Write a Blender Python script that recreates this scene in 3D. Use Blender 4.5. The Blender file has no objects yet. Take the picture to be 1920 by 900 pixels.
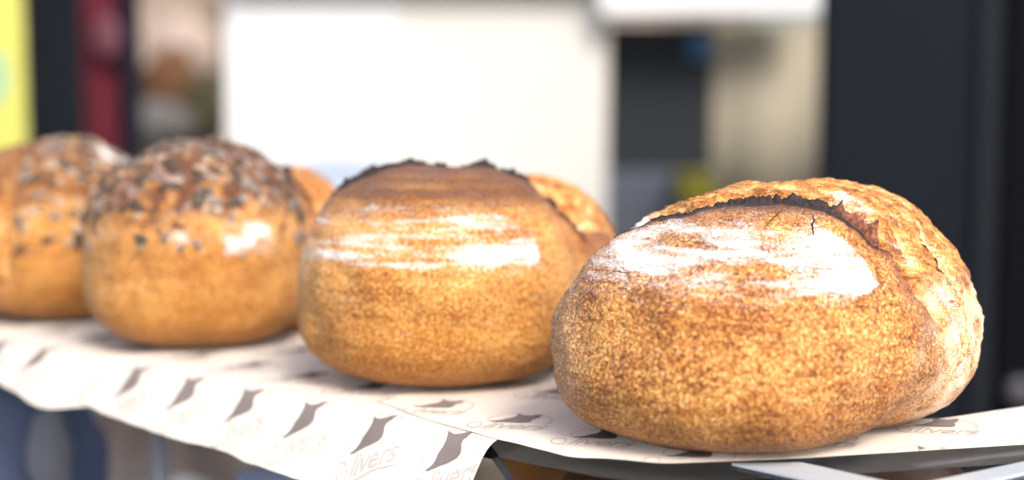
import bpy, bmesh, math, random
import numpy as np
from mathutils import Vector, Matrix

scene = bpy.context.scene
C = scene.collection
R = math.radians

# ------------------------------------------------------------------ camera
CAM_H = 0.197
cam_d = bpy.data.cameras.new('camera'); cam = bpy.data.objects.new('camera', cam_d); C.objects.link(cam)
cam.location = (0, 0, CAM_H); cam.rotation_euler = (R(90 - 5.355), 0, 0)
cam_d.lens = 50; cam_d.sensor_width = 36; cam_d.clip_start = 0.05; cam_d.clip_end = 400
cam_d.dof.use_dof = True; cam_d.dof.focus_distance = 0.845; cam_d.dof.aperture_fstop = 2.3
scene.camera = cam

# ------------------------------------------------------------------ world, sun, exposure
SUN_EL, SUN_AZ = 44.0, 154.0      # azimuth clockwise from +Y: sun behind the camera, to the right
w = bpy.data.worlds.new('World'); scene.world = w; w.use_nodes = True
nt = w.node_tree; bg = nt.nodes['Background']; sky = nt.nodes.new('ShaderNodeTexSky')
sky.sky_type = 'NISHITA'; sky.sun_disc = False
sky.sun_elevation = R(SUN_EL); sky.sun_rotation = R(SUN_AZ)
sky.air_density = 1.0; sky.dust_density = 4.0; sky.ozone_density = 0.6
nt.links.new(sky.outputs[0], bg.inputs[0]); bg.inputs[1].default_value = 0.15
sd = bpy.data.lights.new('sun', 'SUN'); sd.energy = 2.1; sd.angle = R(24); sd.color = (1, 0.95, 0.88)
sun = bpy.data.objects.new('sun', sd); C.objects.link(sun)
dv = Vector((math.sin(R(SUN_AZ)) * math.cos(R(SUN_EL)), math.cos(R(SUN_AZ)) * math.cos(R(SUN_EL)), math.sin(R(SUN_EL))))
sun.rotation_euler = dv.to_track_quat('Z', 'Y').to_euler()
scene.view_settings.view_transform = 'Standard'; scene.view_settings.look = 'None'
scene.view_settings.exposure = 0.76; scene.view_settings.gamma = 1
scene.cycles.use_denoising = True
scene.cycles.max_bounces = 8; scene.cycles.transparent_max_bounces = 12

# ------------------------------------------------------------------ helpers
def tag(o, label=None, cat=None, group=None, kind=None):
    if label: o['label'] = label
    if cat: o['category'] = cat
    if group: o['group'] = group
    if kind: o['kind'] = kind
    return o
def empty(name, loc=(0, 0, 0), rz=0):
    o = bpy.data.objects.new(name, None); C.objects.link(o); o.location = loc; o.rotation_euler = (0, 0, rz)
    o.empty_display_size = 0.02
    return o
def link(name, me, mats, parent=None, smooth=False):
    o = bpy.data.objects.new(name, me); C.objects.link(o)
    for m in (mats if isinstance(mats, (list, tuple)) else [mats]): me.materials.append(m)
    if parent: o.parent = parent
    if smooth: me.polygons.foreach_set('use_smooth', [True] * len(me.polygons))
    return o
def bm_box(bm, c, s, rz=0, bevel=0.0, mat=0):
    r = bmesh.ops.create_cube(bm, size=1)
    vs = r['verts']
    bmesh.ops.scale(bm, verts=vs, vec=s)
    if bevel:
        es = list({e for v in vs for e in v.link_edges})
        q = bmesh.ops.bevel(bm, geom=es, offset=bevel, segments=3, profile=0.5, affect='EDGES')
        vs = list({v for f in q['faces'] for v in f.verts} | {v for v in vs if v.is_valid})
    bmesh.ops.rotate(bm, verts=vs, cent=(0, 0, 0), matrix=Matrix.Rotation(rz, 3, 'Z'))
    bmesh.ops.translate(bm, verts=vs, vec=c)
def box(name, c, s, mat, parent=None, rz=0, bevel=0.0):
    bm = bmesh.new(); bm_box(bm, c, s, rz, bevel)
    me = bpy.data.meshes.new(name); bm.to_mesh(me); bm.free()
    return link(name, me, mat, parent)
def at(px, py, Y):
    """world point at distance Y seen along the design sightline (px, py)"""
    P = math.atan2(250, 2667); x = (px - 960) / 2667; y = (450 - py) / 2667
    fy = math.cos(P) + y * math.sin(P); fz = -math.sin(P) + y * math.cos(P)
    return (x / fy * Y, Y, CAM_H + fz / fy * Y)
class NT:
    def __init__(s, name):
        s.m = bpy.data.materials.new(name); s.m.use_nodes = True; s.t = s.m.node_tree
        s.b = s.t.nodes['Principled BSDF']; s.out = s.t.nodes['Material Output']
        s.b.inputs['Specular IOR Level'].default_value = 0.35
        s.b.inputs['Roughness'].default_value = 0.7
    def n(s, typ, ins=None, **kw):
        nd = s.t.nodes.new(typ)
        for k, v in kw.items(): setattr(nd, k, v)
        if ins:
            for k, v in ins.items(): s.set(nd.inputs[k], v)
        return nd
    def set(s, sock, v):
        if isinstance(v, bpy.types.NodeSocket): s.t.links.new(v, sock)
        else: sock.default_value = v
    def math(s, op, a, b=0.0, c=0.0, clamp=False):
        nd = s.t.nodes.new('ShaderNodeMath'); nd.operation = op; nd.use_clamp = clamp
        s.set(nd.inputs[0], a); s.set(nd.inputs[1], b); s.set(nd.inputs[2], c); return nd.outputs[0]
    def mix(s, f, a, b, blend='MIX'):
        nd = s.t.nodes.new('ShaderNodeMix'); nd.data_type = 'RGBA'; nd.blend_type = blend; nd.clamp_factor = True
        s.set(nd.inputs[0], f)
        s.set(nd.inputs[6], a if isinstance(a, bpy.types.NodeSocket) else (*a, 1))
        s.set(nd.inputs[7], b if isinstance(b, bpy.types.NodeSocket) else (*b, 1)); return nd.outputs[2]
    def ramp(s, f, stops):
        nd = s.t.nodes.new('ShaderNodeValToRGB'); s.set(nd.inputs[0], f); el = nd.color_ramp.elements
        while len(el) < len(stops): el.new(0.5)
        for e_, (p, c) in zip(el, stops): e_.position = p; e_.color = (*c, 1) if len(c) == 3 else c
        return nd.outputs[0]
    def coord(s, sc=(1, 1, 1), loc=(0, 0, 0)):
        tc = s.t.nodes.new('ShaderNodeTexCoord'); mp = s.t.nodes.new('ShaderNodeMapping')
        mp.inputs['Scale'].default_value = sc; mp.inputs['Location'].default_value = loc
        s.t.links.new(tc.outputs['Object'], mp.inputs[0]); return mp.outputs[0]
    def noise(s, v, scale, detail=3, rough=0.55, dist=0.0):
        nd = s.n('ShaderNodeTexNoise', {'Vector': v, 'Scale': scale, 'Detail': detail, 'Roughness': rough, 'Distortion': dist})
        return nd.outputs['Fac']
    def attr(s, name):
        return s.n('ShaderNodeAttribute', attribute_name=name).outputs['Fac']
    def step(s, v, lo, hi):
        nd = s.n('ShaderNodeMapRange', {'Value': v, 'From Min': lo, 'From Max': hi}, interpolation_type='SMOOTHSTEP'); return nd.outputs[0]
    def bump(s, h, dist, strength=1.0, normal=None):
        i = {'Height': h, 'Distance': dist, 'Strength': strength}
        if normal: i['Normal'] = normal
        return s.n('ShaderNodeBump', i).outputs[0]

def plain(name, col, rough=0.6, metal=0.0, spec=0.35, var=0.12, scale=8, coat=0.0):
    m = NT(name); f = m.noise(m.coord(), scale, 4)
    c = m.mix(f, tuple(v * (1 - var) for v in col), tuple(min(1, v * (1 + var)) for v in col))
    m.set(m.b.inputs['Base Color'], c); m.b.inputs['Roughness'].default_value = rough
    m.b.inputs['Metallic'].default_value = metal; m.b.inputs['Specular IOR Level'].default_value = spec
    m.b.inputs['Coat Weight'].default_value = coat
    return m.m
def blotch(name, cols, scale, rough=0.8, stretch=(1, 1, 1)):
    m = NT(name); f = m.noise(m.coord(stretch), scale, 3, 0.5)
    k = len(cols); m.set(m.b.inputs['Base Color'], m.ramp(f, [(0.32 + 0.36 * i / (k - 1), c) for i, c in enumerate(cols)]))
    m.b.inputs['Roughness'].default_value = rough; return m.m

# numpy gradient noise
_rng = np.random.RandomState(7); PERM = _rng.permutation(256); PERM = np.concatenate([PERM, PERM, PERM])
G = _rng.normal(size=(256, 3)); G /= np.linalg.norm(G, axis=1)[:, None]
def pn(p):
    i = np.floor(p).astype(int); f = p - i; i &= 255
    u = f * f * f * (f * (f * 6 - 15) + 10); out = 0
    for dx in (0, 1):
        wx = u[:, 0] if dx else 1 - u[:, 0]
        for dy in (0, 1):
            wy = u[:, 1] if dy else 1 - u[:, 1]
            for dz in (0, 1):
                wz = u[:, 2] if dz else 1 - u[:, 2]
                h = PERM[PERM[PERM[(i[:, 0] + dx) & 255] + ((i[:, 1] + dy) & 255)] + ((i[:, 2] + dz) & 255)]
                g = G[h]
                out = out + wx * wy * wz * (g[:, 0] * (f[:, 0] - dx) + g[:, 1] * (f[:, 1] - dy) + g[:, 2] * (f[:, 2] - dz))
    return out * 1.6
def fbm(p, oct=4, gain=0.5):
    o, a = 0, 1.0
    for k in range(oct): o = o + a * pn(p * 2 ** k + 17.3 * k); a *= gain
    return o
def sst(x, lo, hi):
    t = np.clip((x - lo) / (hi - lo), 0, 1); return t * t * (3 - 2 * t)

# ------------------------------------------------------------------ shelf frame (s along the row, t towards the front edge)
O2 = np.array([0.15, 0.89]); E2 = np.array([-0.76, 0.65]); N2 = np.array([-0.65, -0.76])
def ST(s, t, z=0.0):
    p = O2 + E2 * s + N2 * t; return (p[0], p[1], z)

# ================================================================== BACKGROUND
M_navy = plain('navy_panel', (0.0052, 0.0078, 0.0125), 0.8, spec=0.12, var=0.25, scale=3)
M_black = plain('black_panel', (0.0015, 0.0018, 0.0030), 0.8, spec=0.08)
M_white = plain('white_paint', (0.67, 0.69, 0.71), 0.5, var=0.05, scale=1.5)
M_cream = plain('cream_paint', (0.60, 0.595, 0.56), 0.5, var=0.04, scale=1.5)
M_beige = plain('beige_fabric', (0.30, 0.27, 0.205), 0.85, var=0.08)
M_dark = plain('smoked_panel', (0.022, 0.026, 0.031), 0.7, spec=0.12, var=0.2, scale=4)
M_grey = plain('grey_metal', (0.085, 0.095, 0.12), 0.6, spec=0.15)
M_yellow = plain('yellow_plastic', (0.17, 0.155, 0.01), 0.5)
M_lime = plain('lime_banner', (0.50, 0.50, 0.11), 0.7, var=0.10, scale=5)
M_teal = plain('teal_print', (0.28, 0.45, 0.30), 0.7)
M_red = plain('crimson_fabric', (0.080, 0.003, 0.014), 0.8, var=0.15, scale=10)
M_pink = plain('dusky_pink', (0.12, 0.04, 0.06), 0.8)
M_blue = plain('blue_cotton', (0.080, 0.105, 0.185), 0.9, var=0.25, scale=12)
M_skyblue = plain('pale_blue_plastic', (0.25, 0.30, 0.46), 0.6)
M_stone = blotch('rubble_stone', [(0.05, 0.04, 0.03), (0.15, 0.12, 0.085), (0.30, 0.24, 0.19), (0.36, 0.29, 0.25)], 2.6)
M_brown = plain('brown_wicker', (0.10, 0.045, 0.018), 0.8, var=0.4, scale=30)
M_pave = blotch('pavement_stone', [(0.10, 0.10, 0.10), (0.2, 0.19, 0.18)], 3)

def panel(name, x0, y0, x1, y1, Y, depth, mat, parent=None, bevel=0.01, dz=0):
    a = (at(x0, 170, Y)[0], 0, at(x0, y0, Y)[2]); b = (at(x1, 170, Y)[0], 0, at(x1, y1, Y)[2])
    return box(name, ((a[0] + b[0]) / 2, Y + depth / 2 + dz, (a[2] + b[2]) / 2), (abs(b[0] - a[0]), depth, abs(a[2] - b[2])), mat, parent, 0, bevel)

gz = -1.02
o = box('pavement', (0, 10, gz - 0.05), (60, 60, 0.1), M_pave); tag(o, 'grey paved ground behind the counter', kind='structure'); del o['label']
o = box('stone_wall', (-2.2, 6.5, 0.9), (6.5, 0.5, 3.9), M_stone); tag(o, 'blurred brown and beige rubble stone wall behind the loaves', 'wall')

# white market kiosk with a hatch
k = empty('market_kiosk', (0.4, 4.6, gz)); tag(k, 'blurred white market kiosk with a dark hatch and beige curtain', 'kiosk')
def kid(ob):
    ob.parent = k; ob.matrix_parent_inverse = Matrix.Translation(-Vector(k.location)); return ob
kid(panel('wall_panel', 425, -400, 745, 1000, 4.5, 0.08, M_white, bevel=0))
kid(panel('wall_panel', 745, -400, 1138, 1000, 4.5, 0.08, M_cream, bevel=0))
kid(panel('fascia', 1120, -60, 1538, 33, 4.40, 0.09, M_white, bevel=0.02))
kid(panel('upper_panel', 1139, -400, 1640, -62, 4.5, 0.08, M_white))
kid(panel('hatch_panel', 1142, 46, 1338, 318, 4.62, 0.05, M_dark))
kid(panel('hatch_ledge', 1139, 320, 1360, 420, 4.56, 0.12, M_grey))
kid(panel('hatch_base', 1139, 422, 1650, 1000, 4.5, 0.1, M_grey))
bm = bmesh.new()      # folded curtain
x0 = at(1340, 0, 4.6)[0]; x1 = at(1545, 0, 4.6)[0]; zt = at(0, 46, 4.6)[2]; zb = at(0, 421, 4.6)[2]
prev = None
for i in range(61):
    u = i / 60; y = 4.62 + 0.012 * math.sin(u * 9 + 1)
    vs = [bm.verts.new((x0 + (x1 - x0) * u, y, z)) for z in (zb, zt)] + [bm.verts.new((x0 + (x1 - x0) * u, y + 0.006, z)) for z in (zt, zb)]
    if prev:
        for a in range(4): bm.faces.new((prev[a], vs[a], vs[(a + 1) % 4], prev[(a + 1) % 4]))
    prev = vs
me = bpy.data.meshes.new('curtain'); bm.to_mesh(me); bm.free(); kid(link('curtain', me, M_beige, smooth=True))
kid(panel('trim_strip', 425, -62, 1138, -26, 4.42, 0.07, plain('rose_trim', (0.5, 0.42, 0.42)), bevel=0.01))

def crate(name, x0, y0, x1, y1, Y, depth, mat, label, cat):
    c = empty(name, (at((x0 + x1) / 2, y1, Y)[0], Y, at(0, y1, Y)[2])); tag(c, label, cat)
    b = panel('box_body', x0, y0 + 12, x1, y1, Y, depth, mat, bevel=0.01); l = panel('lid', x0 - 4, y0, x1 + 4, y0 + 11, Y - 0.01, depth + 0.02, mat, bevel=0.008)
    for q in (b, l): q.parent = c; q.matrix_parent_inverse = Matrix.Translation(-Vector(c.location))
crate('storage_box', 1280, 325, 1350, 385, 4.38, 0.15, M_yellow, 'small blurred yellow box on the grey hatch ledge of the kiosk', 'box')
crate('storage_box', 575, 298, 712, 560, 4.2, 0.2, plain('blue_grey_plastic', (0.42, 0.50, 0.62)), 'blurred blue grey crate in front of the white kiosk, between two loaves', 'crate')
o = panel('poster', 1290, 60, 1338, 112, 4.59, 0.012, plain('blue_print', (0.05, 0.12, 0.24))); tag(o, 'small dark blue notice in the top corner of the hatch', 'notice')

# dark cabinet at the right
c = empty('dark_cabinet', (1.35, 3.2, gz)); tag(c, 'large blurred dark navy cabinet behind the foremost loaf', 'cabinet')
def kid2(ob): ob.parent = c; ob.matrix_parent_inverse = Matrix.Translation(-Vector(c.location)); return ob
kid2(panel('side_panel', 1542, -500, 1880, 1500, 3.2, 0.06, M_navy, bevel=0.015))
kid2(panel('sheen_strip', 1838, -500, 1872, 1500, 3.18, 0.012, plain('sheen_navy', (0.008, 0.011, 0.016), 0.6, spec=0.15), bevel=0.004))  # lighter strip: the cabinet's vertical sheen put into a part's colour
kid2(panel('door_panel', 1882, -500, 2300, 1500, 3.21, 0.06, M_black, bevel=0.01))
bm = bmesh.new(); bmesh.ops.create_uvsphere(bm, u_segments=24, v_segments=12, radius=0.032)
q = at(1912, 735, 3.14); bmesh.ops.scale(bm, verts=bm.verts, vec=(1, 0.6, 1)); bmesh.ops.translate(bm, verts=bm.verts, vec=q)
me = bpy.data.meshes.new('knob'); bm.to_mesh(me); bm.free(); kid2(link('knob', me, plain('dull_steel', (0.07, 0.07, 0.08), 0.5, 0.3), smooth=True))

# dark post, crimson banner, lime banner
o = panel('dark_post', 48, -400, 152, 1100, 3.0, 0.03, M_navy, bevel=0.01); tag(o, 'tall blurred dark navy post between the lime banner and crimson cloth', 'post')
o = panel('black_post', 222, -400, 256, 1100, 3.35, 0.06, plain('blue_black', (0.008, 0.010, 0.018), 0.8, spec=0.1), bevel=0.01); tag(o, 'narrow blurred blue black post beside the crimson cloth', 'post')
b = empty('cloth_banner', (at(188, 0, 3.2)[0], 3.2, gz)); tag(b, 'hanging crimson cloth banner between two dark posts', 'banner')
bm = bmesh.new(); xa = at(146, 0, 3.2)[0]; xb = at(222, 0, 3.2)[0]; prev = None
for i in range(25):
    u = i / 24; y = 0.012 * math.sin(u * 11)
    vs = [bm.verts.new((xa + (xb - xa) * u - b.location.x, y + dy, z)) for dy, z in ((0, 0), (0, 1.9), (0.005, 1.9), (0.005, 0))]
    if prev:
        for a in range(4): bm.faces.new((prev[a], vs[a], vs[(a + 1) % 4], prev[(a + 1) % 4]))
    prev = vs
me = bpy.data.meshes.new('cloth'); bm.to_mesh(me); bm.free(); link('cloth', me, M_red, b, True)
bm = bmesh.new(); bmesh.ops.create_uvsphere(bm, u_segments=20, v_segments=10, radius=0.035)
bmesh.ops.scale(bm, verts=bm.verts, vec=(0.9, 0.25, 1.4)); q = at(200, 68, 3.165); bmesh.ops.translate(bm, verts=bm.verts, vec=Vector(q) - Vector(b.location))
me = bpy.data.meshes.new('rosette'); bm.to_mesh(me); bm.free(); link('rosette', me, M_pink, b, True)
b = empty('lime_banner', (at(0, 0, 2.9)[0], 2.9, gz)); tag(b, 'bright lime yellow banner at the left edge behind the farthest loaf', 'banner')
q = panel('banner_sheet', -300, -400, 45, 1100, 2.9, 0.01, M_lime, bevel=0.002); q.parent = b; q.matrix_parent_inverse = Matrix.Translation(-Vector(b.location))
bm = bmesh.new(); bmesh.ops.create_circle(bm, cap_ends=True, segments=32, radius=0.035)
bmesh.ops.scale(bm, verts=bm.verts, vec=(0.8, 1.6, 1)); bmesh.ops.rotate(bm, verts=bm.verts, cent=(0, 0, 0), matrix=Matrix.Rotation(R(90), 3, 'X'))
bmesh.ops.translate(bm, verts=bm.verts, vec=Vector(at(-10, 145, 2.898)) - Vector(b.location))
me = bpy.data.meshes.new('printed_spot'); bm.to_mesh(me); bm.free(); link('printed_spot', me, M_teal, b)

# things standing in front of the stone wall (blurred)
def lump(name, px, py, Y, r, sc, mat, label=None, cat=None, seed=0, parent=None):
    bm = bmesh.new(); bmesh.ops.create_icosphere(bm, subdivisions=4, radius=r)
    co = np.array([v.co[:] for v in bm.verts]); d = 1 + 0.22 * fbm(co / r * 1.1 + seed * 9.1, 3)
    for v, k_ in zip(bm.verts, d): v.co *= k_
    bmesh.ops.scale(bm, verts=bm.verts, vec=sc)
    me = bpy.data.meshes.new(name); bm.to_mesh(me); bm.free(); o = link(name, me, mat, smooth=True); o.location = at(px, py, Y)
    if label: tag(o, label, cat)
    return o
lump('wicker_basket', 318, 165, 6.0, 0.16, (0.8, 0.6, 1.0), M_brown, 'dark brown blurred basket hanging on the stone wall', 'basket', 1)
lump('shrub', 385, 205, 5.8, 0.12, (0.8, 0.6, 1.2), plain('dark_olive', (0.045, 0.04, 0.018), 0.9, var=0.4, scale=20), 'dark olive blurred shrub beside the white kiosk', 'shrub', 2)
lump('pale_sack', 350, 85, 6.1, 0.13, (1.0, 0.5, 1.0), plain('pale_hessian', (0.40, 0.32, 0.28), 0.9, var=0.15), 'pale pinkish sack hanging on the stone wall, above the brown basket', 'sack', 3)
lump('grey_sack', 290, 232, 5.6, 0.14, (1.1, 0.5, 0.6), plain('grey_hessian', (0.12, 0.115, 0.11), 0.9), 'grey blurred sack behind the two left loaves, below the basket', 'sack', 4)

# ------------------------------------------------------------------ things below, seen past the shelf's front edge
M_floor2 = blotch('case_floor', [(0.03, 0.03, 0.032), (0.13, 0.125, 0.125), (0.30, 0.33, 0.37), (0.5, 0.44, 0.36)], 9)
cs = empty('display_case', ST(0.15, 0.0, gz)); tag(cs, 'blurred bakery display case under the glass shelf', 'display case')
def kid3(ob): ob.parent = cs; ob.matrix_parent_inverse = Matrix.Translation(-Vector(cs.location)); return ob
RZ = math.atan2(E2[1], E2[0])
kid3(box('base_board', ST(0.15, -0.05, -0.41), (2.6, 1.1, 0.02), M_floor2, None, RZ, 0.003))
kid3(box('back_panel', ST(1.50, -0.62, -0.53), (2.1, 0.02, 0.98), blotch('case_back', [(0.03, 0.03, 0.036), (0.11, 0.085, 0.075), (0.20, 0.17, 0.155)], 5), None, RZ, 0.003))
kid3(box('lower_cabinet', ST(0.15, -0.05, -0.72), (2.5, 1.0, 0.58), M_dark, None, RZ, 0.01))
M_bun = blotch('bun_crust', [(0.05, 0.035, 0.028), (0.14, 0.10, 0.075), (0.30, 0.24, 0.18)], 30)
rnd = random.Random(5)
i = 0
for s_ in np.arange(0.33, 1.2, 0.145):
    for t_ in (0.33, 0.16, -0.02):
        s2 = s_ + rnd.uniform(-.02, .02); t2 = t_ + rnd.uniform(-.02, .02); px_, py_, _ = ST(s2, t2)
        bm = bmesh.new(); bmesh.ops.create_icosphere(bm, subdivisions=3, radius=1)
        co = np.array([v.co[:] for v in bm.verts]); d = 1 + 0.12 * fbm(co * 1.3 + i * 5.3, 3)
        for v, k_ in zip(bm.verts, d): v.co *= k_
        bmesh.ops.scale(bm, verts=bm.verts, vec=(0.062, 0.05, 0.038))
        me = bpy.data.meshes.new('bun'); bm.to_mesh(me); bm.free(); o = link('bun', me, M_bun, smooth=True)
        o.location = (px_, py_, -0.364); o.rotation_euler = (0, 0, rnd.uniform(0, 3))
        tag(o, 'brown bun in the blurred display case below the glass shelf', 'bun', 'buns inside the display case'); i += 1

# ================================================================== GLASS SHELF
gl = NT('shelf_glass'); gl.t.nodes.remove(gl.b)
tr = gl.n('ShaderNodeBsdfTransparent', {'Color': (0.93, 0.95, 0.955, 1)}); gs = gl.n('ShaderNodeBsdfGlossy', {'Color': (0.9, 0.92, 0.95, 1), 'Roughness': 0.06})
fr = gl.n('ShaderNodeFresnel', {'IOR': 1.14}); mx = gl.n('ShaderNodeMixShader', {0: fr.outputs[0], 1: tr.outputs[0], 2: gs.outputs[0]})
gl.t.links.new(mx.outputs[0], gl.out.inputs[0]); M_glass = gl.m
M_strip = plain('white_strip', (0.46, 0.50, 0.54), 0.3, 0.0, 0.5, var=0.04)
M_steel = plain('steel_leg', (0.28, 0.28, 0.31), 0.35, 0.7)
sh = empty('glass_shelf', ST(0.15, 0.0, 0)); tag(sh, 'glass counter shelf with pale edge strips under the loaves and printed paper', 'shelf')
def kid4(ob): ob.parent = sh; ob.matrix_parent_inverse = Matrix.Translation(-Vector(sh.location)); return ob
def prism(name, pts, z0, z1, mat, parent=None):
    bm = bmesh.new(); v0 = [bm.verts.new((p[0], p[1], z0)) for p in pts]; v1 = [bm.verts.new((p[0], p[1], z1)) for p in pts]
    k_ = len(pts); bm.faces.new(v1); bm.faces.new(v0[::-1])
    for a in range(k_): bm.faces.new((v0[a], v0[(a + 1) % k_], v1[(a + 1) % k_], v1[a]))
    bmesh.ops.recalc_face_normals(bm, faces=bm.faces)
    me = bpy.data.meshes.new(name); bm.to_mesh(me); bm.free(); return link(name, me, mat)
kid4(prism('glass_pane', [(0.70, 0.95, 0), (0.70, 0.60, 0), (0.03, 0.60, 0), ST(0.085, 0.150), ST(0.95, 0.150), ST(0.95, -0.14), ST(-0.02, -0.08), ST(-0.09, -0.055), ST(-0.115, -0.11), ST(-0.140, -0.15)], -0.012, -0.004, M_glass))
def gpt(px, py, z=0.0):
    a = at(px, py, 1.0); k_ = (z - CAM_H) / (a[2] - CAM_H); return (a[0] * k_, k_)
z_ = -0.002
kid4(prism('edge_strip', [gpt(1372, 868, z_), gpt(1500, 866, z_), gpt(1690, 908, z_), gpt(1560, 908, z_)], -0.0035, z_, M_strip))
kid4(prism('edge_strip', [gpt(1740, 903, z_), gpt(1925, 864, z_), gpt(2100, 830, z_), gpt(2100, 848, z_), gpt(1930, 884, z_), gpt(1840, 905, z_)], -0.0035, z_, M_strip))
for s_, t_ in ((0.588, 0.029), (-0.30, -0.07), (0.9, 0.12), (0.9, -0.1)):
    bm = bmesh.new(); bmesh.ops.create_cone(bm, cap_ends=True, segments=20, radius1=0.0075, radius2=0.0075, depth=0.40)
    bmesh.ops.translate(bm, verts=bm.verts, vec=ST(s_, t_, -0.213)); me = bpy.data.meshes.new('leg'); bm.to_mesh(me); bm.free()
    kid4(link('leg', me, M_steel, smooth=True))

# blue cloth bag lower left
o = lump('blue_bag', 10, 850, 1.35, 0.10, (0.9, 0.6, 1.15), M_blue, seed=6)
tag(o, 'blurred blue cotton bag below the paper at the lower left corner', 'bag')
o = lump('cloth_pouch', 92, 850, 1.28, 0.026, (0.8, 0.5, 1.6), plain('grey_linen', (0.17, 0.18, 0.22), 0.9), seed=7)
tag(o, 'small pale grey cloth pouch lying against the blue bag', 'pouch')
o = lump('blue_napkin', 520, 905, 1.2, 0.03, (1.2, 0.6, 0.5), M_skyblue, seed=8)
tag(o, 'blurred pale blue napkin under the front edge of the paper', 'napkin')

o = panel('cream_reflection', 1245, 873, 1395, 1000, 0.98, 0.05, plain('cream_reflection_tone', (0.62, 0.52, 0.40), 0.8), bevel=0.004); tag(o, 'added cream panel imitating a blurred reflection in the glass below the foremost loaf', 'bag')  # added panel: cream tone of the glass reflection built as an object
o = panel('blue_grey_reflection', 1030, 868, 1235, 1000, 1.22, 0.06, plain('blue_grey_reflection_tone', (0.20, 0.24, 0.28), 0.5, var=.4, scale=20), bevel=0.006); tag(o, 'added blue grey panel imitating a blurred glass reflection, left of the cream one', 'tray')  # added panel carrying the blue grey of the glass reflection
o = panel('grey_brown_reflection', 890, 862, 1020, 1000, 1.3, 0.05, plain('grey_brown_reflection_tone', (0.15, 0.125, 0.10), 0.8, var=.4, scale=20), bevel=0.004); tag(o, 'added grey brown panel imitating a blurred glass reflection, left of the blue grey one', 'board')  # added panel for the grey brown part of the glass reflection

# ================================================================== PRINTED PAPER
def paper_mat(name, col, trans=0.25):
    m = NT(name); f = m.noise(m.coord(), 60, 4)
    m.set(m.b.inputs['Base Color'], m.mix(f, tuple(v * .97 for v in col), col)); m.b.inputs['Roughness'].default_value = 0.75
    m.b.inputs['Specular IOR Level'].default_value = 0.25
    tl = m.n('ShaderNodeBsdfTranslucent', {'Color': (*col, 1)}); mx = m.n('ShaderNodeMixShader', {0: trans, 1: m.b.outputs[0], 2: tl.outputs[0]})
    m.set(m.b.inputs['Normal'], m.bump(m.noise(m.coord(), 35, 3), 0.0015, 0.4))
    m.t.links.new(mx.outputs[0], m.out.inputs[0]); return m.m
M_paper = paper_mat('greaseproof_paper', (0.88, 0.81, 0.725))
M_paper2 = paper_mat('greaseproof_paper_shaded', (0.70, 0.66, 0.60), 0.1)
M_ink = plain('grey_ink', (0.20, 0.165, 0.155), 0.7, var=0.1, scale=200)
M_ink2 = plain('thin_ink_line', (0.52, 0.47, 0.45), 0.7, var=0.1, scale=200)

def fold(s, tau, z0, th, t0=0.145, rad=0.018, amp=0.0026, seed=0.0):
    """unrolled sheet coordinates -> world: flat to t0, then rolls over the shelf edge down to angle th"""
    s = np.asarray(s, float); tau = np.asarray(tau, float)
    x = np.maximum(tau - t0, 0); arc = rad * th
    a = np.minimum(x, arc) / rad; rest = np.maximum(x - arc, 0)
    t = np.minimum(tau, t0) + rad * np.sin(a) + rest * math.cos(th)
    z = z0 - rad * (1 - np.cos(a)) - rest * math.sin(th)
    wv = fbm(np.stack([s * 9 + seed, tau * 9, s * 0 + 3.3], -1).reshape(-1, 3), 2).reshape(s.shape)
    wv2 = fbm(np.stack([s * 28 + seed, tau * 12, s * 0 + 1.3], -1).reshape(-1, 3), 2).reshape(s.shape)
    k_ = np.clip((tau - 0.10) / 0.06, 0.12, 1)
    t = t + wv * amp * 2.2 * np.clip((tau - t0) / 0.02, 0, 1); z = z + (np.abs(wv) * amp + np.abs(wv2) * amp * 0.6) * k_
    p = O2[None] + E2[None] * s.reshape(-1, 1) + N2[None] * t.reshape(-1, 1)
    return np.concatenate([p, z.reshape(-1, 1)], 1).reshape(s.shape + (3,))

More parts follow.
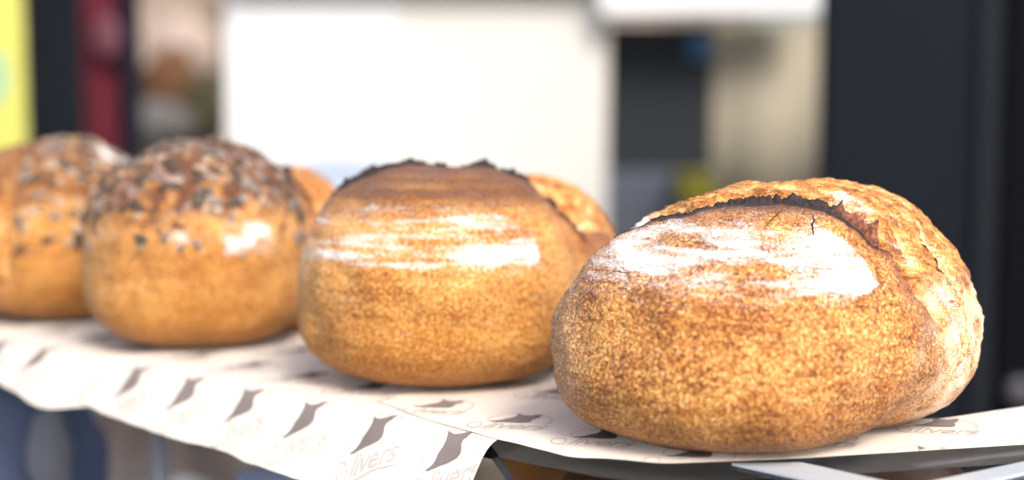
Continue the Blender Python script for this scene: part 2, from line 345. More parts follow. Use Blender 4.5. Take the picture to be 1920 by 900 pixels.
def text_polys(body, size):
    cu = bpy.data.curves.new('txt', 'FONT'); cu.body = body; cu.size = size; cu.align_x = 'CENTER'; cu.shear = 0.45; cu.resolution_u = 3
    cu.fill_mode = 'NONE'; cu.bevel_depth = 0.0; cu.space_character = 0.92
    cu.fill_mode = 'BOTH'
    o = bpy.data.objects.new('txt', cu); C.objects.link(o)
    dg = bpy.context.evaluated_depsgraph_get(); me = bpy.data.meshes.new_from_object(o.evaluated_get(dg))
    v = np.array([x.co[:2] for x in me.vertices]); f = [tuple(p.vertices) for p in me.polygons]
    C.objects.unlink(o); bpy.data.objects.remove(o); bpy.data.curves.remove(cu); bpy.data.meshes.remove(me)
    return v, f
def emblem():
    """cat silhouette, ring arc, script name, underline; units metres, centred on the cat"""
    V = []; Fc = []; Mi = []
    cat = np.array([(.02, 1.34), (.34, .97), (.66, .95), (1.10, 1.30), (1.04, .82), (1.00, .58), (.84, .34), (.80, .05), (.82, -.25), (.78, -.52), (.60, -.68), (.20, -.74),
                    (-.25, -.74), (-.80, -.80), (-.95, -.72), (-.62, -.56), (-.42, -.30), (-.30, .0), (-.08, .30), (.02, .55), (.06, .82)]) * (0.0122, 0.0100)
    bm = bmesh.new(); bm.faces.new([bm.verts.new((x, y, 0)) for x, y in cat])
    bmesh.ops.triangulate(bm, faces=bm.faces); bmesh.ops.subdivide_edges(bm, edges=bm.edges, cuts=2, use_grid_fill=True)
    bm.verts.index_update(); V += [v.co[:2] for v in bm.verts]; Fc += [tuple(v.index for v in f.verts) for f in bm.faces]; Mi += [0] * len(bm.faces); bm.free()
    def ribbon(pts, wd):
        b0 = len(V)
        for j, p in enumerate(pts):
            q = np.array(pts[min(j + 1, len(pts) - 1)]) - np.array(pts[max(j - 1, 0)]); q = q / np.linalg.norm(q); nrm = np.array([-q[1], q[0]]) * wd / 2
            V.append(tuple(np.array(p) + nrm)); V.append(tuple(np.array(p) - nrm))
            if j: k_ = b0 + 2 * j; Fc.append((k_ - 2, k_ - 1, k_ + 1, k_)); Mi.append(1)
    ribbon([(0.004 + .0165 * math.cos(a), .0165 * math.sin(a) - .002) for a in np.linspace(-.5, 3.3, 40)], .0006)
    ribbon([(x, -.0238 + .0006 * math.sin(x * 300)) for x in np.linspace(-.017, .018, 24)], .0006)
    ribbon([(-.0165 + .0035 * math.cos(a), -.0165 + .0062 * math.sin(a)) for a in np.linspace(.4, 6.4, 26)], .0008)
    v, f = text_polys('livers', .0175); v = v * (0.92, 1.0) + (.003, -.0215); b0 = len(V); V += [tuple(x) for x in v]; Fc += [tuple(i + b0 for i in q) for q in f]; Mi += [1] * len(f)
    return np.array(V), Fc, Mi
EM = emblem()
def sheet(name, front, back, nu, nv, fkw, logos, label, mats, bang=30):
    """front/back: polylines in unrolled (s, tau); ruled between them"""
    def rs(pl, k_):
        pl = np.array(pl, float); d = np.r_[0, np.cumsum(np.linalg.norm(np.diff(pl, axis=0), axis=1))]
        # smooth corners slightly by resampling + averaging
        x = np.linspace(0, d[-1], k_); q = np.stack([np.interp(x, d, pl[:, 0]), np.interp(x, d, pl[:, 1])], 1); r = q.copy()
        for _ in range(6): r[1:-1] = (r[:-2] + 2 * r[1:-1] + r[2:]) / 4
        return r
    fp = rs(front, nu); bp = rs(back, nu); u = np.linspace(0, 1, nv)[:, None, None]
    grid = bp[None] * (1 - u) + fp[None] * u
    P = fold(grid[..., 0], grid[..., 1], **fkw)
    V = P.reshape(-1, 3).tolist(); Fc = []; Mi = []
    for j in range(nv - 1):
        for i_ in range(nu - 1): a = j * nu + i_; Fc.append((a, a + nu, a + nu + 1, a + 1)); Mi.append(0)
    a_ = R(bang); b = np.array([-math.cos(a_), -math.sin(a_)]); up = np.array([math.sin(a_), -math.cos(a_)])
    # inside test polygon for logo clipping
    poly = np.concatenate([fp, bp[::-1]])
    def inside(q):
        x, y = q[:, 0], q[:, 1]; r = np.zeros(len(q), bool); j = len(poly) - 1
        for i_ in range(len(poly)):
            xi, yi = poly[i_]; xj, yj = poly[j]
            with np.errstate(divide='ignore', invalid='ignore'): cnd = ((yi > y) != (yj > y)) & (x < (xj - xi) * (y - yi) / (yj - yi) + xi)
            r ^= cnd; j = i_
        return r
    kw = dict(fkw); kw['z0'] = fkw['z0']
    for (ls, lt, sc) in logos:
        ev, ef, em = EM; q = np.array([ls, lt]) + 1.22 * (ev[:, :1] * b + ev[:, 1:] * up) * sc
        ins = inside(q); eps = 1e-4
        p0 = fold(q[:, 0], q[:, 1], **kw); p1 = fold(q[:, 0] + eps, q[:, 1], **kw); p2 = fold(q[:, 0], q[:, 1] + eps, **kw)
        nr = np.cross(p1 - p0, p2 - p0); nr /= np.linalg.norm(nr, axis=1)[:, None]; nr *= np.sign(nr[:, 2:3] + 1e-9)
        p0 = p0 + nr * 0.00055; b0 = len(V); V += p0.tolist()
        for f_, m_ in zip(ef, em):
            if all(ins[i_] for i_ in f_): Fc.append(tuple(i_ + b0 for i_ in f_)); Mi.append(1 + m_)
    me = bpy.data.meshes.new(name); me.from_pydata(V, [], Fc); me.update()
    o = link(name, me, mats, smooth=True); me.polygons.foreach_set('material_index', Mi)
    if label: tag(o, label, 'paper')
    return o
TH = R(52)
lgA = []
for r_, (s0, t0_) in enumerate([(0.045, 0.166), (0.060, 0.090), (0.02, 0.02)]):
    for i_ in range(13): lgA.append((s0 + 0.0655 * i_, t0_ - (0.006 if r_ == 0 else 0.0) * i_ * 0.05, 1.0))
sheet('printed_paper', [(0.082, 0.222), (0.14, 0.211), (0.219, 0.204), (0.268, 0.202), (0.357, 0.198), (0.447, 0.192), (0.490, 0.187)],
      [(0.075, -0.06), (0.30, -0.12), (0.49, -0.12)], 120, 90, dict(z0=0.0, th=TH, seed=1.0), lgA,
      'long sheet of cat printed paper drooping over the shelf edge below the middle loaves', [M_paper, M_ink, M_ink2])
lgC = [(0.571 + .0655 * i_, 0.160, 1) for i_ in range(3)] + [(0.53 + .0655 * i_, 0.085, 1) for i_ in range(4)]
sheet('printed_paper', [(0.470, 0.190), (0.525, 0.200), (0.557, 0.193), (0.60, 0.186), (0.75, 0.17), (0.9, 0.15)],
      [(0.46, -0.12), (0.7, -0.13), (0.9, -0.13)], 80, 70, dict(z0=-0.0015, th=TH, seed=4.0), lgC,
      'blurred far sheet of printed paper under the farthest loaf, with its corner hanging down', [M_paper, M_ink, M_ink2])
lgB = [(0.106 + .067 * i_, 0.106 - .001 * i_, 1) for i_ in range(-3, 3)] + [(0.075 + .067 * i_, 0.02 - .001 * i_, 1) for i_ in range(-4, 3)] + [(-0.10, -0.055, 1.0), (-.17, -.06, 1), (-.23, -.13, 1)]
def bdef(pl): return [tuple(x) for x in pl]
sheet('printed_paper', [(0.215, 0.120), (0.150, 0.140), (0.083, 0.151), (0.018, 0.154), (-0.029, 0.136), (-0.076, 0.082), (-0.163, -0.037), (-0.20, -0.09)],
      [(0.215, 0.02), (0.1, -0.05), (0.0, -0.07), (-0.06, -0.045), (-0.096, -0.069), (-0.115, -0.12), (-0.13, -0.16), (-0.15, -0.2)], 150, 60,
      dict(z0=0.0014, th=R(20), t0=0.146, amp=0.001, seed=7.0), lgB,
      'sheet of cat printed paper lying flat under the foremost loaf and rising to the right', [M_paper, M_ink, M_ink2])
# shaded sheet below the glass at the right corner
q1 = gpt(1500, 868, -0.02); q2 = gpt(1930, 838, -0.02)
def stz(px, py, z):
    g = np.array(gpt(px, py, z)) - O2; return (g @ E2, g @ N2)
A_ = [stz(1480, 990, -.016), stz(1720, 980, -.016), stz(1960, 900, -.016), stz(2100, 850, -.016)]
B_ = [stz(1440, 850, -.016), stz(1600, 840, -.016), stz(1940, 800, -.016), stz(2100, 790, -.016)]
lc = stz(1690, 892, -.016)
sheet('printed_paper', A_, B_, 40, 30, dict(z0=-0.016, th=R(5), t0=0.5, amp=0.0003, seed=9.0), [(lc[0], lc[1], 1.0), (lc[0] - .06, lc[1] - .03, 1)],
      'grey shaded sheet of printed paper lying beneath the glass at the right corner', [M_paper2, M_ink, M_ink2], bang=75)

# ================================================================== LOAVES
def crust_material(name, seedv, dark_amt=1.0, gold=1.0, con=1.0, bias=0.661):
    m = NT(name); v = m.coord((1, 1, 1), seedv); vb = m.coord((14, 14, 125), seedv); vs = m.coord((55, 55, 300), seedv); vw = m.coord((95, 150, 150), seedv)
    n1 = m.noise(v, 660, 4, 0.70); n2 = m.noise(v, 1300, 2, 0.6); n3 = m.noise(vb, 1.0, 3, 0.5, 0.3); n4 = m.noise(v, 28, 3)
    n5 = m.noise(vs, 1.0, 3, 0.6, 0.6)
    vo = m.n('ShaderNodeTexVoronoi', {'Vector': v, 'Scale': 380, 'Randomness': 1.0}).outputs['Distance']
    t = m.math('ADD', m.math('MULTIPLY', n1, 0.62), m.math('MULTIPLY', n2, 0.34))
    t = m.math('ADD', t, m.math('MULTIPLY', n3, 0.22)); t = m.math('ADD', t, m.math('MULTIPLY', n4, 0.20))
    t = m.math('SUBTRACT', t, m.math('MULTIPLY', vo, 0.14)); t = m.math('ADD', m.math('MULTIPLY', m.math('SUBTRACT', t, 0.645), con), bias)
    t = m.math('SUBTRACT', t, m.math('MULTIPLY', m.step(n3, 0.50, 0.64), 0.062 if con > .9 else 0.022))
    v2 = m.n('ShaderNodeTexVoronoi', {'Vector': v, 'Scale': 560, 'Randomness': 1.0}); dots = m.math('MULTIPLY', m.math('SUBTRACT', 1.0, m.step(v2.outputs['Distance'], 0.18, 0.36)), m.step(m.n('ShaderNodeSeparateColor', {0: v2.outputs['Color']}).outputs[0], 0.55, 0.75))
    t = m.math('ADD', t, m.math('MULTIPLY', dots, 0.075))
    base = m.ramp(t, [(0.52, (0.105, 0.028, 0.009)), (0.59, (0.29, 0.090, 0.021)), (0.65, (0.52, 0.215, 0.046)), (0.70, (0.70, 0.385, 0.110)), (0.76, (0.82, 0.58, 0.28))])
    gd = m.attr('gold'); base = m.mix(m.math('MULTIPLY', gd, 0.75 * gold), base, m.ramp(t, [(0.50, (0.07, 0.016, 0.002)), (0.60, (0.24, 0.076, 0.007)), (0.68, (0.44, 0.165, 0.015)), (0.80, (0.72, 0.38, 0.075))]))
    # burst crumb colours
    bt = m.math('ADD', m.math('MULTIPLY', m.noise(vw, 1.0, 5, 0.68, 0.6), 0.7), m.math('MULTIPLY', n1, 0.4))
    bt = m.math('SUBTRACT', bt, m.math('MULTIPLY', m.math('SUBTRACT', m.attr('ridge'), 0.45), 0.11))
    burst = m.ramp(bt, [(0.42, (0.19, 0.055, 0.014)), (0.50, (0.42, 0.155, 0.034)), (0.575, (0.60, 0.285, 0.078)), (0.65, (0.70, 0.41, 0.155)), (0.75, (0.78, 0.60, 0.37))])
    ab = m.math('ADD', m.attr('burst'), m.math('MULTIPLY', m.math('SUBTRACT', n1, 0.5), 0.9))
    col = m.mix(m.step(ab, 0.35, 0.65), base, burst)
    # pale dusty side, and the left rim light painted in
    pale = m.math('ADD', m.attr('pale'), m.math('MULTIPLY', m.math('SUBTRACT', n2, 0.5), 1.0))
    col = m.mix(m.math('MULTIPLY', m.step(pale, 0.2, 1.1), 0.75), col, (0.86, 0.72, 0.55))
    # dark brown toward the score, and a browned foot with painted contact shade
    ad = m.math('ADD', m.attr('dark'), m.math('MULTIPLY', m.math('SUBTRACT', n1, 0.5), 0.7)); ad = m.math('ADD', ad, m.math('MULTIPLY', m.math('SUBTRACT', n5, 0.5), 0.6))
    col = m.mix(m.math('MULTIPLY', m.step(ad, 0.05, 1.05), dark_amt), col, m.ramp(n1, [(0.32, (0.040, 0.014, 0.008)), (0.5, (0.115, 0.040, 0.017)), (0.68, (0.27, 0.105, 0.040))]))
    ar = m.math('ADD', m.attr('red'), m.math('MULTIPLY', m.math('SUBTRACT', n1, 0.5), 0.8))
    col = m.mix(m.math('MULTIPLY', m.step(ar, 0.2, 0.9), 0.85), col, m.ramp(n1, [(0.35, (0.10, 0.030, 0.016)), (0.55, (0.26, 0.095, 0.045)), (0.7, (0.42, 0.19, 0.09))]))
    # flour
    fl = m.math('ADD', m.attr('flour'), m.math('MULTIPLY', m.math('SUBTRACT', n1, 0.5), 1.3)); fl = m.math('ADD', fl, m.math('MULTIPLY', m.math('SUBTRACT', n5, 0.5), 1.5))
    fl = m.math('ADD', fl, m.math('MULTIPLY', m.math('SUBTRACT', n2, 0.5), 2.0))
    ff = m.math('MULTIPLY', m.step(fl, 0.30, 1.10), 0.93)
    col = m.mix(ff, col, (0.79, 0.77, 0.75))
    # char and cracks
    ac = m.math('ADD', m.attr('char'), m.math('MULTIPLY', m.math('SUBTRACT', n1, 0.5), 0.7))
    col = m.mix(m.step(ac, 0.35, 0.7), col, (0.020, 0.012, 0.013))
    m.set(m.b.inputs['Base Color'], col)
    m.set(m.b.inputs['Roughness'], m.math('ADD', 0.68, m.math('MULTIPLY', ff, 0.25), clamp=True))
    m.b.inputs['Specular IOR Level'].default_value = 0.20
    m.b.inputs['Sheen Weight'].default_value = 0.12; m.b.inputs['Sheen Roughness'].default_value = 0.5
    h = m.math('ADD', m.math('MULTIPLY', n1, 0.7), m.math('MULTIPLY', n2, 0.25)); h = m.math('ADD', m.math('SUBTRACT', h, m.math('MULTIPLY', vo, 0.25)), m.math('MULTIPLY', dots, 0.35))
    m.set(m.b.inputs['Normal'], m.bump(h, 0.0016, 0.8))
    return m.m
def char_material(name, redx):
    m = NT(name); v = m.coord(); n1 = m.noise(v, 260, 4, 0.65); n2 = m.noise(v, 900, 2)
    blk = m.ramp(n1, [(0.35, (0.010, 0.007, 0.009)), (0.62, (0.040, 0.024, 0.026)), (0.75, (0.09, 0.05, 0.045))])
    red = m.ramp(n1, [(0.35, (0.06, 0.018, 0.012)), (0.52, (0.19, 0.065, 0.035)), (0.68, (0.36, 0.15, 0.075))])
    f = m.math('ADD', m.attr('red'), m.math('MULTIPLY', m.math('SUBTRACT', n1, 0.5), 0.6))
    m.set(m.b.inputs['Base Color'], m.mix(m.step(f, 0.2, 0.8), blk, red)); m.b.inputs['Roughness'].default_value = 0.75
    m.set(m.b.inputs['Normal'], m.bump(m.math('ADD', n1, m.math('MULTIPLY', n2, 0.4)), 0.0016, 0.9)); return m.m

def flap_material():
    m = NT('tan_flap'); v = m.coord(); n1 = m.noise(v, 300, 4, 0.65)
    m.set(m.b.inputs['Base Color'], m.ramp(n1, [(0.35, (0.30, 0.12, 0.04)), (0.5, (0.62, 0.36, 0.16)), (0.66, (0.82, 0.66, 0.44))]))
    m.set(m.b.inputs['Normal'], m.bump(n1, 0.001, 0.7)); return m.m
def cube_sphere(Nn):
    key = {}; pts = []; faces = []
    lin = np.tan(np.linspace(-1, 1, Nn + 1) * math.pi / 4)
    U, Vv = np.meshgrid(lin, lin, indexing='ij'); one = np.ones_like(U)
    allp = []; base = 0; allf = []
    for ax in range(3):
        for sg in (1, -1):
            q = [None] * 3; q[ax] = one * sg; q[(ax + 1) % 3] = U * (1 if sg > 0 else -1); q[(ax + 2) % 3] = Vv
            allp.append(np.stack(q, -1).reshape(-1, 3)); idx = base + np.arange((Nn + 1) ** 2).reshape(Nn + 1, Nn + 1)
            allf.append(np.stack([idx[:-1, :-1], idx[1:, :-1], idx[1:, 1:], idx[:-1, 1:]], -1).reshape(-1, 4)); base += (Nn + 1) ** 2
    p = np.concatenate(allp); f = np.concatenate(allf); p /= np.linalg.norm(p, axis=1)[:, None]
    _, first, inv = np.unique(np.round(p, 6), axis=0, return_index=True, return_inverse=True)
    return p[first], inv.reshape(-1)[f]
def se(p, c, r, zl, zu, nu=2.05, nl=2.75):
    q = p - c; rz = np.where(q[:, 2] > 0, zu, zl); nn = np.where(q[:, 2] > 0, nu, nl)
    a = np.sqrt((q[:, 0] / r[0]) ** 2 + (q[:, 1] / r[1]) ** 2); b = np.abs(q[:, 2]) / rz
    return ((a ** nn + b ** nn) ** (1 / nn) - 1) * min(r[0], r[1], zu)
def smin(a, b, k_):
    h = np.clip(.5 + .5 * (b - a) / k_, 0, 1); return b * (1 - h) + a * h - k_ * h * (1 - h)

class Loaf:
    def __init__(s, A, B, curve, seed, k=0.008, lip=0.004, wrinkle=0.003):
        s.A, s.B, s.seed, s.k = A, B, seed, k; s.C = np.array([0.018, 0.015, 0.055]); s.lip = lip; s.wr = wrinkle
        s.curve = np.array(curve); s.cx = s.curve[:, 0]; s.cy = s.curve[:, 1]
    def f(s, p):
        yc = np.interp(p[:, 0], s.cx, s.cy); dx = 0.004
        sl = (np.interp(p[:, 0] + dx, s.cx, s.cy) - np.interp(p[:, 0] - dx, s.cx, s.cy)) / (2 * dx)
        return (p[:, 1] - yc) / np.sqrt(1 + sl * sl)
    def sdf(s, p):
        return smin(se(p, *s.A), se(p, *s.B), s.k * (.16 + .84 * sst(p[:, 2], .012, .055)))
    def surf(s, d):
        lo = np.full(len(d), 0.02); hi = np.full(len(d), 0.30)
        for _ in range(26):
            mid = (lo + hi) / 2; ins = s.sdf(s.C + d * mid[:, None]) < 0; lo = np.where(ins, mid, lo); hi = np.where(ins, hi, mid)
        r = lo; p = s.C + d * r[:, None]; f = s.f(p); sd = s.seed
        up = sst(p[:, 2], 0.045, 0.085); xr = p[:, 0]
        fs = f + 0.0022 * fbm(p * 70 + sd, 3)
        isb = sst(fs, -0.001, 0.003) * up
        lip = s.lip * np.exp(-np.clip(-fs, 0, 1) / 0.014) * (1 - isb) * up
        val = -0.0085 * np.exp(-((fs - 0.006) / 0.011) ** 2) * isb
        low = 0.0048 * fbm(p * 15 + sd, 3) + 0.00035 * fbm(np.stack([p[:, 0] * 30, p[:, 1] * 30, p[:, 2] * 170], 1) + sd, 2); fine = 0.00045 * fbm(p * 190 + sd, 3)
        # burst wrinkles run along the score
        q = np.stack([p[:, 0] * 26, f * 125, p[:, 2] * 55], 1) + sd
        wr = (1 - np.abs(pn(q)) * 2.2) * s.wr + 0.5 * s.wr * fbm(p * 120 + sd, 3)
        bz = sst(fs, 0.001, 0.012) * sst(p[:, 2], 0.02, 0.06)
        r = r + lip + val + low * (0.35 + 0.65 * sst(p[:, 2], 0, .04)) + fine + wr * bz
        p = s.C + d * r[:, None]
        p[:, 2] = np.maximum(p[:, 2], 0.0022)
        return p, f, fs
    def ridge(s, p, f):
        q = np.stack([p[:, 0] * 26, f * 125, p[:, 2] * 55], 1) + s.seed
        return 1 - np.abs(pn(q)) * 2.4 + .35 * fbm(p * 120 + s.seed, 3)
    def mesh(s, name, Nn, masks, mat, parent):
        d, F_ = cube_sphere(Nn); p, f, fs = s.surf(d)
        me = bpy.data.meshes.new(name); me.from_pydata(p.tolist(), [], F_.tolist()); me.update()
        mk = masks(s, p, f, fs, d); mk['ridge'] = s.ridge(p, f)
        for nm, val in mk.items():
            at_ = me.attributes.new(nm, 'FLOAT', 'POINT'); at_.data.foreach_set('value', np.asarray(val, np.float32))
        return link(name, me, mat, parent, True)
    def ear(s, name, x0, x1, mat, parent, hmax=0.008, zlow=0.05, redfrom=0.045, redto=0.07, spikes=1.0, back=0.6, pts=None, prof_x=None):
        """ragged crest along the score"""
        nS = 420; xs = np.linspace(x0, x1, nS); ys = np.interp(xs, s.cx, s.cy)
        for _ in range(30): ys[1:-1] = (ys[:-2] + 2 * ys[1:-1] + ys[2:]) / 4
        # top-surface z by marching downwards
        z = np.full(nS, 0.2)
        for _ in range(500):
            q = np.stack([xs, ys, z], 1); out = s.sdf(q) > 0; z = np.where(out, z - 0.0004, z)
        P = np.stack([xs, ys, z], 1); d = P - s.C; d /= np.linalg.norm(d, axis=1)[:, None]
        if pts is not None:
            pp = np.array(pts, float); tt = np.linspace(0, 1, nS); d = np.stack([np.interp(tt, np.linspace(0, 1, len(pp)), pp[:, k_]) for k_ in range(3)], 1)
            for _ in range(400): d[1:-1] = (d[:-2] + 2 * d[1:-1] + d[2:]) / 4
            d -= s.C; d /= np.linalg.norm(d, axis=1)[:, None]
        P, _, _ = s.surf(d)
        if pts is not None: xs = P[:, 2] * 1.0; ys = xs * 0; z = xs * 0
        for _ in range(4 if pts is None else 30): P[1:-1] = (P[:-2] + 2 * P[1:-1] + P[2:]) / 4
        T = np.gradient(P, axis=0); T /= np.linalg.norm(T, axis=1)[:, None]
        Nn = P - (s.C + np.array([0, 0.0, -0.02])); Nn /= np.linalg.norm(Nn, axis=1)[:, None]
        Bk = np.cross(Nn, T); Bk /= np.linalg.norm(Bk, axis=1)[:, None]; Bk *= np.sign(Bk[:, 1:2])
        u = np.linspace(0, 1, nS); env = sst(u, 0, .12) * (1 - sst(u, .86, 1))
        q = np.stack([xs, ys * 0, z * 0], 1)
        h = hmax * env * (0.42 + 0.32 * fbm(q * 45 + s.seed, 2) + spikes * 0.75 * 2.2 * np.clip(pn(q * 120 + s.seed + 5), 0, 1) ** 2.2 + 0.14 * fbm(q * 420 + s.seed, 2))
        h = np.maximum(h, 0.0006)
        if prof_x is not None: h = h * np.interp(xs, *prof_x)
        K = 15; prof = []
        for k_ in range(K):
            a = k_ / (K - 1)           # 0 front foot .. 1 back foot
            off = -0.0035 + 0.0075 * a; ht = math.sin(math.pi * a) ** 0.7
            prof.append((off, ht, a))
        V = []
        for off, ht, a in prof:
            base = P + Bk * (off + h[:, None] * ht * back * 0.6) + Nn * (h * ht - 0.0016 * (1 - ht))[:, None]
            jit = fbm(base * 330 + s.seed, 3)[:, None]; base = base + Nn * jit * 0.0011 * ht + Bk * jit * 0.0008
            V.append(base)
        V = np.array(V); idx = np.arange(K * nS).reshape(K, nS)
        F_ = np.stack([idx[:-1, :-1], idx[:-1, 1:], idx[1:, 1:], idx[1:, :-1]], -1).reshape(-1, 4).tolist()
        F_.append(idx[:, 0].tolist()); F_.append(idx[::-1, -1].tolist())
        me = bpy.data.meshes.new(name); me.from_pydata(V.reshape(-1, 3).tolist(), [], F_); me.update()
        rd = np.tile(sst(xs, redfrom, redto), K); a_ = me.attributes.new('red', 'FLOAT', 'POINT'); a_.data.foreach_set('value', rd.astype(np.float32))
        return link(name, me, mat, parent, True)

def base_masks(s, p, f, fs, zgold=0.05, darkz=(0.115, 0.15), xred=(0.02, 0.085), bfade=(0.035, 0.07)):
    up = sst(p[:, 2], *bfade)
    burst = sst(fs, -0.001, 0.006) * up
    gold = 1 - sst(p[:, 2], 0.012, zgold)
    char = np.exp(-((fs + 0.001) / 0.0045) ** 2) * sst(p[:, 2], .10, .125)
    near = np.exp(-np.clip(-fs, 0, 1) / 0.010) * (fs < 0.004)
    red = near * sst(p[:, 0], xred[0], xred[0] + .02) * sst(p[:, 2], .06, .08)
    dark = .55 * (1 - sst(p[:, 2], .003, .022)) + (sst(p[:, 2], *darkz) * (fs < 0.003)) + near * 0.5 * (1 - sst(p[:, 0], .03, .05))  # low term darkens the foot: browned edge and contact shade painted in
    return dict(burst=burst, gold=gold, char=char, red=red, dark=dark)

# ---- foremost loaf
CUR1 = [(-.14, .03), (-.06, .008), (-.038, -.008), (-.006, -.011), (.025, -.0145), (.044, -.017), (.061, -.0225), (.076, -.0265), (.084, -.030), (.09, -.034), (.13, -.045)]
def masks1(s, p, f, fs, d):
    m = base_masks(s, p, f, fs, darkz=(0.128, 0.146), bfade=(.042, .085)); x, y, z = p.T
    zr = np.interp(z, [.078, .086, .097, .110, .122, .130], [.020, .036, .063, .056, .044, .03])
    lo = sst(z, np.interp(x, [-.12, -.02, .04], [.088, .088, .080]), np.interp(x, [-.12, -.02, .04], [.103, .103, .090]))
    hi = 1 - sst(z, .129, .136)
    right = 1 - sst(x, zr - .003, zr + .003)
    dens = np.interp(x, [-.11, -.05, .0, .04, .06], [.44, .43, .50, .76, 1.0]) + 0.55 * fbm(np.stack([x * 22, y * 22, z * 120], 1) + 3, 3)
    zc = np.interp(x, [-.1, 0, .06], [.114, .118, .102]); dens = dens + 0.25 * np.exp(-((z - zc) / .012) ** 2)
    fl = lo * hi * right * dens * (0.97 + 0.13 * np.sin(z * 1150 + 2.2 * fbm(p * 18, 2)))
    side = np.exp(-((z - .093) / .005) ** 2) * (x < .03) * .30 * (fs < -.01)
    fl = np.maximum(fl, side)
    fl = np.maximum(fl, 0.20 * sst(z, .118, .126) * (1 - sst(z, .140, .145)) * (x < .04) * (fs < -.002))     # greyish dusting on the shoulder
    # flour lying in the burst
    bl = sst(fs, .010, .016) * (1 - sst(fs, .026, .034)) * sst(x, .035, .05) * (1 - sst(x, .085, .10)) * sst(z, .09, .11)
    fl = np.maximum(fl, bl * (.45 + .5 * fbm(p * 45 + 2, 3)))
    col = np.exp(-((np.arctan2(y - .015, x - .018) - R(-17)) / .12) ** 2) * sst(z, .015, .05) * (1 - sst(z, .09, .105)) * (x > .08)
    fl = np.maximum(fl, col * (.38 + .55 * fbm(np.stack([x * 60, y * 60, z * 22], 1) + 8, 3)))
    m['flour'] = fl * (1 - m['char'])
    m['pale'] = sst(x, .06, .115) * (1 - sst(z, .085, .11)) * (0.60 + 0.5 * fbm(p * 50, 3)) + 0.45 * (1 - sst(x, -.115, -.09))  # right side dusty; left edge paler, rim light put into the colour
    cr = np.exp(-((np.arctan2(y - .015, x - .018) - R(-14)) / .035) ** 2) * sst(z, .07, .08) * (1 - sst(z, .10, .11)) * (x > .09)
    m['char'] = np.maximum(m['char'], cr * .6 * (fbm(p * 90, 3) > .0))
    return m
L1 = Loaf((np.array([-.015, .000, .047]), (.105, .094), .050, .087), (np.array([.038, .046, .050]), (.110, .088), .052, .101), CUR1, 3.1, k=0.036, lip=0.0012, wrinkle=0.0025)
t1 = empty('sourdough_loaf', (0.145, 0.845, 0)); tag(t1, 'sharp foremost sourdough loaf with white flour patch, charred ear and pale burst crust', 'bread')
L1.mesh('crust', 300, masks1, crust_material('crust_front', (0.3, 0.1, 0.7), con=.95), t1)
MC1 = char_material('charred_ear', .05)
L1.ear('ear', -.080, .082, MC1, t1, hmax=0.0100, redfrom=.030, redto=.060, prof_x=([-.08, -.03, -.012, .05, .08], [.2, .3, .95, 1.0, .75]))

L1.ear('crust_flap', 0, 0, flap_material(), t1, hmax=0.006, redfrom=-1, redto=-.9, spikes=0.1, back=0.1,
       pts=[(.096, .020, .122), (.106, .003, .112), (.113, -.005, .099), (.1185, -.0085, .085), (.120, -.012, .068), (.117, -.016, .05), (.112, -.02, .036)])
def crack(L, parent, pts, wd=.0005):
    pp = np.array(pts, float); tt = np.linspace(0, 1, 40); d = np.stack([np.interp(tt, np.linspace(0, 1, len(pp)), pp[:, k_]) for k_ in range(3)], 1)
    d += 0.0008 * np.stack([pn(d * 400 + 3 * k_) for k_ in range(3)], 1)
    d -= L.C; d /= np.linalg.norm(d, axis=1)[:, None]; P, _, _ = L.surf(d); T = np.gradient(P, axis=0); T /= np.linalg.norm(T, axis=1)[:, None]
    B = np.cross(T, d); w_ = (wd * (np.sin(np.linspace(.15, 3.0, 40)) ** .6))[:, None]
    V = np.concatenate([P + d * .00035 - B * w_, P + d * .0005, P + d * .00035 + B * w_]); F_ = []
    for i_ in range(39):
        for k_ in (0, 1): a = i_ + 40 * k_; F_.append((a, a + 1, a + 41, a + 40))
    me = bpy.data.meshes.new('crack'); me.from_pydata(V.tolist(), [], F_); return link('crack', me, M_crack, parent)
M_crack = plain('crack_shadow_brown', (0.02, 0.008, 0.004), 0.9, spec=0.05)
crack(L1, t1, [(.0290, -.024, .131), (.0262, -.033, .126), (.0255, -.041, .121)], .0006)
crack(L1, t1, [(.0115, -.024, .1365), (.006, -.032, .134), (-.002, -.043, .128)], .00035)
crack(L1, t1, [(-.090, -.030, .101), (-.084, -.037, .103), (-.077, -.042, .102), (-.074, -.048, .096)], .0003)

# ---- second loaf
CUR2 = [(-.14, .03), (-.08, .010), (-.04, .008), (0, .008), (.04, .012), (.065, .022), (.08, .024), (.088, .020), (.094, .016), (.098, .022), (.12, .05)]
def masks2(s, p, f, fs, d):
    m = base_masks(s, p, f, fs, zgold=0.11, darkz=(0.108, 0.142)); x, y, z = p.T
    zr = np.interp(z, [.080, .086, .110, .125], [.050, .063, .058, .035])
    st_ = 0.55 * pn(np.stack([x * 14, y * 14, z * 210], 1) + 4) + 0.25 * pn(np.stack([x * 40, y * 40, z * 300], 1))
    big = np.exp(-((z - .098) / .009) ** 2 - np.clip(np.abs(x - .038) - .022, 0, 1) ** 2 / .02 ** 2) * (1 - sst(x, zr - .003, zr + .003))
    band = sst(z, .086, .092) * (1 - sst(z, .126, .134)) * (1 - sst(x, zr - .003, zr + .003)) * (fs < -.01)
    m['flour'] = np.maximum(band * (.42 + st_ * 1.1), big * (1.1 + .3 * st_))
    m['pale'] = .5 * (1 - sst(x, -.115, -.08)) * sst(z, .05, .08)  # paler left edge: rim light painted into the crust
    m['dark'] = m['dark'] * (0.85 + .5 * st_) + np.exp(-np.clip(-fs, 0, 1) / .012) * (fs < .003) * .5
    return m
L2 = Loaf((np.array([-.010, .010, .053]), (.101, .094), .054, .101, 2.35), (np.array([.055, .065, .054]), (.074, .070), .055, .087), CUR2, 11.7, lip=0.002)
